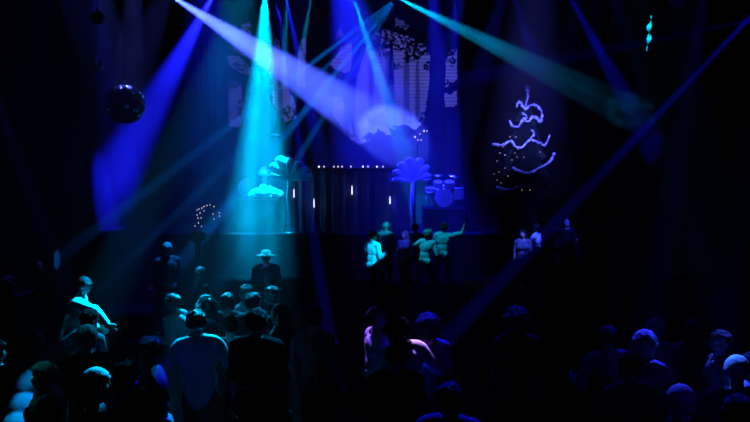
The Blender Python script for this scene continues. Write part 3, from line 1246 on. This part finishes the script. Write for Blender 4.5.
def spread():
    """people of slightly different heights, so that nobody stands inside a neighbour"""
    n = len(SPECS)
    for sp in SPECS:
        sp.append(sp[1].get('sc', 1.0))
    for it in range(400):
        loc = []
        for sp in SPECS:
            w, off = head_at(sp)
            loc.append(Vector((w.x - off.x, w.y - off.y)))
        moved = False
        for i in range(n):
            for j in range(i):
                d = loc[i] - loc[j]
                if d.length < .66:
                    moved = True
                    f, nr = (i, j) if loc[i].length > loc[j].length else (j, i)
                    SPECS[f][2] = max(.88, SPECS[f][2] - .0015)
                    SPECS[nr][2] = min(1.10, SPECS[nr][2] + .0015)
        if not moved:
            break
    for i in range(n):
        for j in range(i):
            d = loc[i] - loc[j]
            if d.length < .6:
                print('CLOSE', round(d.length, 2), [round(x, 2) for x in loc[i]], SPECS[i][0][:3], SPECS[i][2], SPECS[j][0][:3], SPECS[j][2])


# --- row by the stage
person(373, 236, 'drink', -50, 'short', SH_W, 'dark haired person in a bright white shirt, below the middle of the booth curtain', hairmat=HAIRD)
person(386, 226, 'stand_l', -35, 'pale', SH_L, 'pale haired person standing right behind the white shirted one, facing the booth', sc=1.0)
person(405, 235, 'stand_f', 150, 'longfair', SH_B, 'blue lit person facing the camera in front of the booth', sc=.94, eyes=True)
person(415, 228, 'stand', 10, 'short', SH_K, 'dark headed person in black left of the raised hand near the drum kit')
person(428, 234, 'dance_f', -10, 'fair', SH_L, 'fair haired person in a teal lit top next to the raised hand', sc=1.0)
person(444, 227, 'hand_up', -8, 'short', SH_L, 'dark haired person in a pale shirt raising one hand below the drum kit', sc=1.03)
person(523, 234, 'stand_f', 165, 'long', SH_B, 'blue lit person below the christmas tree holding a forearm up', sc=.96, eyes=True)
person(536, 228, 'drink', 60, 'short', SH_W, 'person in a white top directly below the christmas tree', sc=1.0)
person(567, 223, 'hand_up', 175, 'bald', SH_K, 'bald blue faced person in black, right of the christmas tree', sc=1.0, eyes=True)
# --- mid left
person(167, 249, 'drink', 40, 'pale', SH_B, 'tall pale haired person in a blue top standing alone on the left', sc=1.04)
person(201, 273, 'stand_l', -60, 'bald', SH_K, 'bald person with a shining scalp, left of the hazy cyan beam', sc=1.0)
person(266, 257, 'stand', 15, 'hat', SH_K, 'person in a pale straw hat under the cyan beam', sc=1.0)
person(268, 272, 'stand', -10, 'curly', SH_K, 'curly haired person just in front of the straw hat', sc=1.0)
person(172, 303, 'dance', 70, 'fair', SH_L, 'person in a pale collared shirt seen in profile, left of the long haired woman', sc=1.0)
person(204, 306, 'stand_f', 130, 'long', SH_K, 'long haired woman with a teal lit face turned to the side', sc=1.0, eyes=True)
person(227, 302, 'stand', 0, 'short', SH_K, 'dark haired person seen from behind, right of the long haired woman', sc=1.0)
person(246, 293, 'stand_l', 60, 'fair', SH_W, 'teal lit person with a white collar behind two dark heads', sc=1.0)
person(254, 303, 'drink', -20, 'short', SH_K, 'dark haired person with a rim lit crown, in front of the white collar', sc=1.0)
person(271, 295, 'stand_l', 80, 'short', SH_K, 'person in black shown in profile at the edge of the cyan light', sc=1.0)
person(196, 323, 'dance', 0, 'short', SH_L, 'broad shouldered person in a pale shirt seen from behind', sc=1.02)
person(230, 326, 'drink', 15, 'short', SH_K, 'person all in black standing beside the broad pale shirt', sc=.98)
person(257, 322, 'stand', -12, 'short', SH_K, 'dark haired person in black with one rim lit shoulder', sc=1.02)
person(279, 314, 'stand_f', 100, 'long', SH_K, 'long haired person in black at the edge of the cyan lit group', sc=1.0)
# --- left
person(84, 286, 'reach', -80, 'short', SH_W, 'person in a white long sleeved shirt reaching an arm out', sc=1.02)
person(90, 320, 'dance_f', -15, 'short', SH_L, 'person in a pale blue top behind the curly fair head', sc=.98)
person(87, 339, 'stand', 10, 'curly', SH_K, 'curly fair haired person in black below the reaching white sleeve', sc=1.0)
person(27, 350, 'stoop', 15, 'afro', SH_L, 'stooping person in a pale blue shirt with a bushy dark head', sc=1.04)
person(43, 376, 'stand_f', 120, 'short', SH_K, 'person with a teal lit face in front of the stooping one', sc=.92, eyes=True)
person(-3, 352, 'stand', -20, 'short', SH_L, 'person in a pale shirt cut by the left edge of the picture', sc=1.0)
person(97, 383, 'stand', -60, 'beanie', SH_B, 'person in a white cap and blue top low on the left', sc=1.0)
person(9, 284, 'hands_up', -10, 'short', SH_K, 'person in black raising both dim hands at the far left', sc=1.0)
person(149, 350, 'dance_f', 120, 'short', SH_B, 'person in a dim blue top with a small lit face', sc=1.0, eyes=True)
person(137, 408, 'stand', -10, 'short', SH_K, 'dark haired person in black at the bottom edge, right of the white cap')
# --- centre front
person(377, 318, 'drink', -70, 'fair', SH_W, 'fair haired person in a violet lit white shirt seen from the side', sc=1.0)
person(400, 330, 'dance', 25, 'short', SH_W, 'person in a white shirt with violet shoulders between two darker heads', sc=.98)
person(428, 328, 'drink', 5, 'afro', SH_B, 'big haired person in a blue top, right beside the violet lit shoulders', sc=.96)
person(396, 356, 'stand', 0, 'short', SH_K, 'dark haired person in black in front of the violet lit shirts', sc=1.0)
person(384, 412, 'stand_l', 40, 'short', SH_K, 'dark haired person in black at the bottom middle of the picture')
person(450, 398, 'stand', -15, 'short', SH_B, 'dim blue shouldered person low right of the violet shirts')
person(516, 322, 'stand', 5, 'afro', SH_K, 'lone dark haired person in the empty middle right of the floor')
person(246, 405, 'stand', 10, 'short', SH_B, 'dim blue person at the bottom edge below the cyan lit group')
person(314, 318, 'stand_l', -30, 'short', SH_B, 'dim blue person beside the narrow slanting beam')
# --- right
person(645, 346, 'stand_f', -20, 'curly', SH_B, 'person with blue lit curly hair among the crowd on the right', hairmat=HAIRG)
person(608, 338, 'dance', -10, 'short', SH_B, 'dim blue person farthest left of the right crowd', sc=1.0)
person(630, 366, 'drink', 15, 'short', SH_B, 'dim person in front of the blue curly hair, to its left', sc=1.0)
person(655, 330, 'stand', 0, 'fair', SH_B, 'dim fair haired person behind the blue curly hair', sc=1.0)
person(693, 329, 'stand_f', 10, 'long', SH_B, 'dim long haired person halfway between the curly hair and the profile face', sc=1.0)
person(720, 343, 'stand_l', 85, 'short', SH_B, 'person shown in profile with a blue lit face near the right edge', sc=1.0)
person(737, 371, 'drink', -10, 'beanie', SH_B, 'person in a bright white cap at the right edge', sc=1.0)
person(751, 366, 'hand_up', 40, 'short', SH_W, 'person in a white shirt cut by the right edge of the picture', sc=1.0)
person(680, 400, 'stand', 25, 'beanie', SH_K, 'person in a dim white cap low on the right', sc=1.0, hairmat=SH_L)
person(737, 412, 'stand_f', 0, 'long', SH_B, 'dim blue long haired person in the bottom right corner', sc=1.0)

spread()
for sp in SPECS:
    place(sp)

# ------------------------------------------------------------------ light
BLUE = (0.008, 0.010, 1.0)
BLUEV = (0.055, 0.10, 1.0)
CYAN = (0.0, 0.44, 0.95)
TEAL = (0.0, 0.14, 0.65)
VIOLET = (0.2, 0.07, 1.0)
LN = [0]


def spot(a, b, half, color, power, blend=.4, rad=.04, streak=0, sscale=6.0):
    a, b = Vector(a), Vector(b)
    l = bpy.data.lights.new('beam_or_fill_spot', 'SPOT')  # used for the visible beams and for the added fill lamps alike
    l.color = color
    l.energy = power
    l.spot_size = 2 * half
    l.spot_blend = blend
    l.shadow_soft_size = rad
    o = bpy.data.objects.new('beam_or_fill_spot', l)
    COL.objects.link(o)
    o.location = a
    o.rotation_mode = 'QUATERNION'
    o.rotation_quaternion = (b - a).to_track_quat('-Z', 'Y')
    if streak:                                       # a patterned lens: rays of uneven strength
        l.use_nodes = True
        nt = l.node_tree
        em = nt.nodes['Emission']
        tc = nt.nodes.new('ShaderNodeTexCoord')
        n = nt.nodes.new('ShaderNodeTexNoise')
        n.inputs['Scale'].default_value = sscale / math.tan(half)
        n.inputs['Detail'].default_value = 1
        LN[0] += 1
        mp = nt.nodes.new('ShaderNodeMapping')
        mp.inputs['Location'].default_value = (LN[0] * 3.1, LN[0] * 1.7, 0)
        mr = nt.nodes.new('ShaderNodeMapRange')
        mr.inputs['From Min'].default_value = .38
        mr.inputs['From Max'].default_value = .62
        mr.inputs['To Min'].default_value = max(0, 1 - streak)
        mr.inputs['To Max'].default_value = 1 + streak * .6
        nt.links.new(tc.outputs['Normal'], mp.inputs['Vector'])
        nt.links.new(mp.outputs['Vector'], n.inputs['Vector'])
        nt.links.new(n.outputs['Fac'], mr.inputs['Value'])
        nt.links.new(mr.outputs['Result'], em.inputs['Strength'])
    return o


def beam(ax, ay, ad, bx, by, bd, wpx, color, power, **k):
    """a spot from one seen point to another, wpx wide where it ends"""
    a, b = P(ax, ay, ad), P(bx, by, bd)
    half = math.atan(wpx / 2 * bd / F / (b - a).length)
    return spot(a, b, half, color, power, **k)


def onto(a, px, py, z, rad_m, color, power, **k):
    """an added spot from an unseen lamp position onto people whose heads are seen at a pixel"""
    b = PZ(px, py, z)
    return spot(a, b, math.atan(rad_m / (b - Vector(a)).length), color, power, **k)


def lit(key, lamp, z, rad_m, color, power, dx=0.0, **k):
    """an added spot from an unseen lamp, brightening one person"""
    o = [x for x in bpy.data.objects if key in str(x.get('label', ''))]
    assert len(o) == 1, (key, len(o))
    b = o[0].location + Vector((dx, 0, z * o[0].scale.x))
    return spot(lamp, b, math.atan(rad_m / (b - Vector(lamp)).length), color, power, **k)


# wide visible beams
beam(168, -6, 21, 390, 134, 27.9, 60, BLUEV, 320000, streak=.25)
beam(265, -14, 23.5, 260, 190, 23.75, 70, CYAN, 125000, blend=.8, streak=.6, sscale=2.5)
beam(216, -10, 22, 104, 196, 25.2, 70, BLUE, 170000, blend=.9)
beam(287.5, -6, 23, 281, 110, 25, 14, CYAN, 12000)
beam(312, -6, 23, 296, 80, 25, 10, CYAN, 12000)
beam(285, -6, 23, 304, 80, 25, 10, BLUE, 40000)
beam(353, -4, 23, 399, 138, 26, 20, CYAN, 50000, streak=.3)
beam(398, -2, 22, 618, 106, 28.6, 40, CYAN, 190000, blend=.7, streak=.7, sscale=2.5)
for bx, by, w, pw in ((128, 205, 13, 240000), (176, 214, 10, 180000), (228, 205, 13, 240000), (278, 190, 9, 120000)):
    beam(398, -3, 22, bx, by, 21.5, w, TEAL, pw)
beam(455, -20, 24, 452, 230, 24, 30, BLUE, 36000)
beam(508, -20, 20, 545, 90, 26, 16, BLUE, 40000)
beam(566, -10, 19, 655, 150, 28.8, 30, BLUE, 130000)
beam(770, -4, 15, 440, 345, 12, 22, BLUE, 400000)
beam(275, -12, 20, 343, 425, 14, 20, BLUE, 420000)
beam(800, 10, 15, 560, 60, 20, 14, BLUE, 50000)
beam(-32, 20, 16, 70, 300, 15.5, 26, (0, .03, .5), 24000)
beam(90, -40, 17, 130, 240, 18, 60, BLUE, 14000)

# blue wash over the stage
beam(330, -60, 25, 395, 180, 25, 150, BLUE, 55000, blend=1)
beam(430, -40, 26, 447, 190, 24.5, 64, BLUE, 40000, blend=1)
beam(200, -60, 23, 230, 190, 25, 180, BLUE, 8000, blend=1)
beam(345, -150, 19, 345, 172, 24.3, 130, BLUE, 90000, blend=.8)  # added wash lamp, brings out the folds of the booth curtain
spot(P(470, -40, 18), P(418, 170, 24), math.atan(1.4 / 12), BLUE, 16000, blend=.8)  # added lamp that brightens the right shell
spot(P(520, -60, 19), P(445, 190, 25), math.atan(.8 / 9), (.02, .025, 1), 9000, blend=.6)  # added lamp that brightens the drum kit
# added spots, no fixture seen, that brighten the tree, mirror balls and ribbon
spot(P(540, -160, 13), P(528, 128, 24), math.atan(1.7 / 14), (.09, .10, 1), 40000, blend=1)
spot(P(140, -60, 19.5), P(125, 103, 17), math.atan(.42 / 4), (.09, .11, 1), 12000)
spot(P(85, -80, 19.5), P(125, 103, 17), math.atan(.42 / 4.5), (.09, .11, 1), 11000)
spot(P(190, -80, 19.5), P(125, 103, 17), math.atan(.42 / 4.5), (.09, .11, 1), 11000)
spot(P(40, -60, 18.5), P(105, 45, 16.5), math.atan(.7 / 4), (.06, .08, 1), 3000)
spot(P(600, -120, 10), P(649, 33, 13), math.atan(.45 / 4.2), (.0, .6, .8), 1600)
# added unseen spots, each picking out one person by the stage
FR = P(520, -160, 12)
lit('bright white shirt', FR, 1.2, .27, CYAN, 15000)
lit('standing right behind the white', FR, 1.6, .24, CYAN, 9000)
lit('blue lit person facing the camera', P(380, -200, 13), 1.5, .25, (.03, .05, 1), 12000)
lit('fair haired person in a teal', P(300, -160, 17), 1.5, .3, (0, .4, .6), 9000)
lit('raising one hand below the drum', P(300, -160, 17), 1.45, .5, (0, .36, .6), 8000, dx=.2)
lit('below the christmas tree holding', P(620, -200, 14), 1.45, .3, (.05, .09, 1), 16000)
lit('white top directly below', P(620, -200, 14), 1.5, .3, (.03, .06, 1), 16000)
lit('bald blue faced', P(620, -200, 14), 1.5, .4, (.02, .03, 1), 12000)
# added unseen spots that make the cyan rims of the group on the left
A = P(330, -180, 14.5)
B = P(250, -180, 14.5)
lit('white long sleeved shirt', A, 1.3, .42, CYAN, 90000, dx=.35)
lit('pale straw hat', P(250, -150, 16), 1.72, .22, CYAN, 14000)
lit('pale blue top behind', A, 1.45, .3, CYAN, 10000)
lit('curly fair haired', A, 1.66, .14, CYAN, 9000)
lit('stooping person', P(150, -230, 8.6), 1.3, .2, (0, .27, .75), 6000, dx=.14)
lit('teal lit face in front', P(-60, -200, 7), 1.52, .13, (0, .45, .5), 3500)
lit('cut by the left edge', A, 1.4, .22, CYAN, 14000)
lit('white cap and blue top', A, 1.68, .13, CYAN, 24000)
onto(P(240, -110, 17.5), 228, 304, 1.6, .95, CYAN, 62000)
onto(P(250, -120, 16.5), 232, 266, 1.6, .8, CYAN, 14000)
lit('shining scalp', P(180, -120, 16.5), 1.68, .15, CYAN, 12000)
lit('tall pale haired', P(250, -110, 17), 1.4, .36, (0, .2, .8), 9000)
lit('long haired woman with a teal', P(60, -190, 9), 1.6, .18, CYAN, 5000)
lit('broad shouldered', P(240, -110, 17.5), 1.5, .34, CYAN, 70000)
lit('one rim lit shoulder', P(420, -180, 14), 1.45, .3, CYAN, 16000)
lit('small lit face', P(120, -190, 9), 1.6, .14, CYAN, 2000)
lit('small lit face', P(250, -180, 12), 1.3, .3, BLUE, 16000)
lit('both dim hands', P(60, -190, 14), 1.6, .5, (.01, .03, .5), 5000)
# added unseen spots for the violet lit people in the middle
V = P(330, -220, 12)
lit('violet lit white shirt', P(250, -200, 12.5), 1.2, .25, VIOLET, 13000)
lit('violet shoulders', V, 1.43, .17, (.4, .2, 1), 16000, dx=.1)
lit('big haired person', P(440, -200, 13.5), 1.6, .3, (.01, .01, 1), 26000)
lit('low right of the violet', P(440, -200, 12), 1.45, .4, BLUE, 9000)
lit('lone dark haired', P(560, -200, 13), 1.6, .3, BLUE, 6000)
# added unseen blue spots on the right crowd
lit('blue lit curly hair among', P(720, -100, 14), 1.6, .2, (.02, .03, 1), 40000)
lit('profile with a blue lit face', P(800, -160, 12), 1.55, .2, (.04, .08, 1), 16000)
lit('bright white cap at the right', P(560, -160, 12), 1.7, .14, (.03, .12, 1), 14000)
lit('cut by the right edge', P(560, -160, 12), 1.4, .25, (.02, .06, 1), 9000)
lit('dim white cap', P(560, -160, 12), 1.68, .13, (.03, .04, 1), 5000)
lit('farthest left of the right crowd', P(660, -160, 12), 1.5, .16, BLUE, 5000)
lit('long haired person in the bottom right', P(660, -160, 11), 1.45, .3, BLUE, 7000)
onto(P(560, -160, 12), 655, 350, 1.6, 1.8, BLUE, 500)

# world haze: thicker round the stage, thinner over the floor
W = bpy.data.worlds.new('world')
S.world = W
W.use_nodes = True
nt = W.node_tree
nt.nodes['Background'].inputs['Color'].default_value = (0, 0, 0, 1)
nt.nodes['Background'].inputs['Strength'].default_value = 0
vs = nt.nodes.new('ShaderNodeVolumeScatter')
vs.inputs['Anisotropy'].default_value = 0.1
HAZE = [((-2.0, 24.0, 4.5), (4.6, 4.5, 4.5), .05), (tuple(P(238, 222, 22.6)), (1.7, 1.3, 1.0), .08), (tuple(P(110, 194, 24)), (1.3, 1.5, 1.2), .022)]
geo = nt.nodes.new('ShaderNodeNewGeometry')


def vm(op, a, b):
    n = nt.nodes.new('ShaderNodeVectorMath')
    n.operation = op
    for i, x in enumerate((a, b)):
        if x is None:
            continue
        if isinstance(x, tuple):
            n.inputs[i].default_value = x
        else:
            nt.links.new(x, n.inputs[i])
    return n


def mm(op, a, b=None):
    n = nt.nodes.new('ShaderNodeMath')
    n.operation = op
    for i, x in enumerate((a, b)):
        if x is None:
            continue
        if isinstance(x, (int, float)):
            n.inputs[i].default_value = x
        else:
            nt.links.new(x, n.inputs[i])
    return n.outputs[0]


tot = 0.0022
for c, w, amp in HAZE:
    d = vm('DIVIDE', vm('SUBTRACT', geo.outputs['Position'], c).outputs[0], w)
    l2 = vm('DOT_PRODUCT', d.outputs[0], d.outputs[0]).outputs['Value']
    g = mm('MULTIPLY', mm('EXPONENT', mm('MULTIPLY', l2, -1.0)), amp)
    tot = mm('ADD', g, tot)
nz = nt.nodes.new('ShaderNodeTexNoise')
nz.inputs['Scale'].default_value = .45
nz.inputs['Detail'].default_value = 2
nt.links.new(geo.outputs['Position'], nz.inputs['Vector'])
mr = nt.nodes.new('ShaderNodeMapRange')
mr.inputs['From Min'].default_value = .3
mr.inputs['From Max'].default_value = .7
mr.inputs['To Min'].default_value = .45
mr.inputs['To Max'].default_value = 1.5
nt.links.new(nz.outputs['Fac'], mr.inputs['Value'])
nt.links.new(mm('MULTIPLY', tot, mr.outputs['Result']), vs.inputs['Density'])
nt.links.new(vs.outputs['Volume'], nt.nodes['World Output'].inputs['Volume'])
S.cycles.volume_bounces = 0
W.cycles.volume_step_size = 1.2
S.cycles.volume_step_rate = 2.5
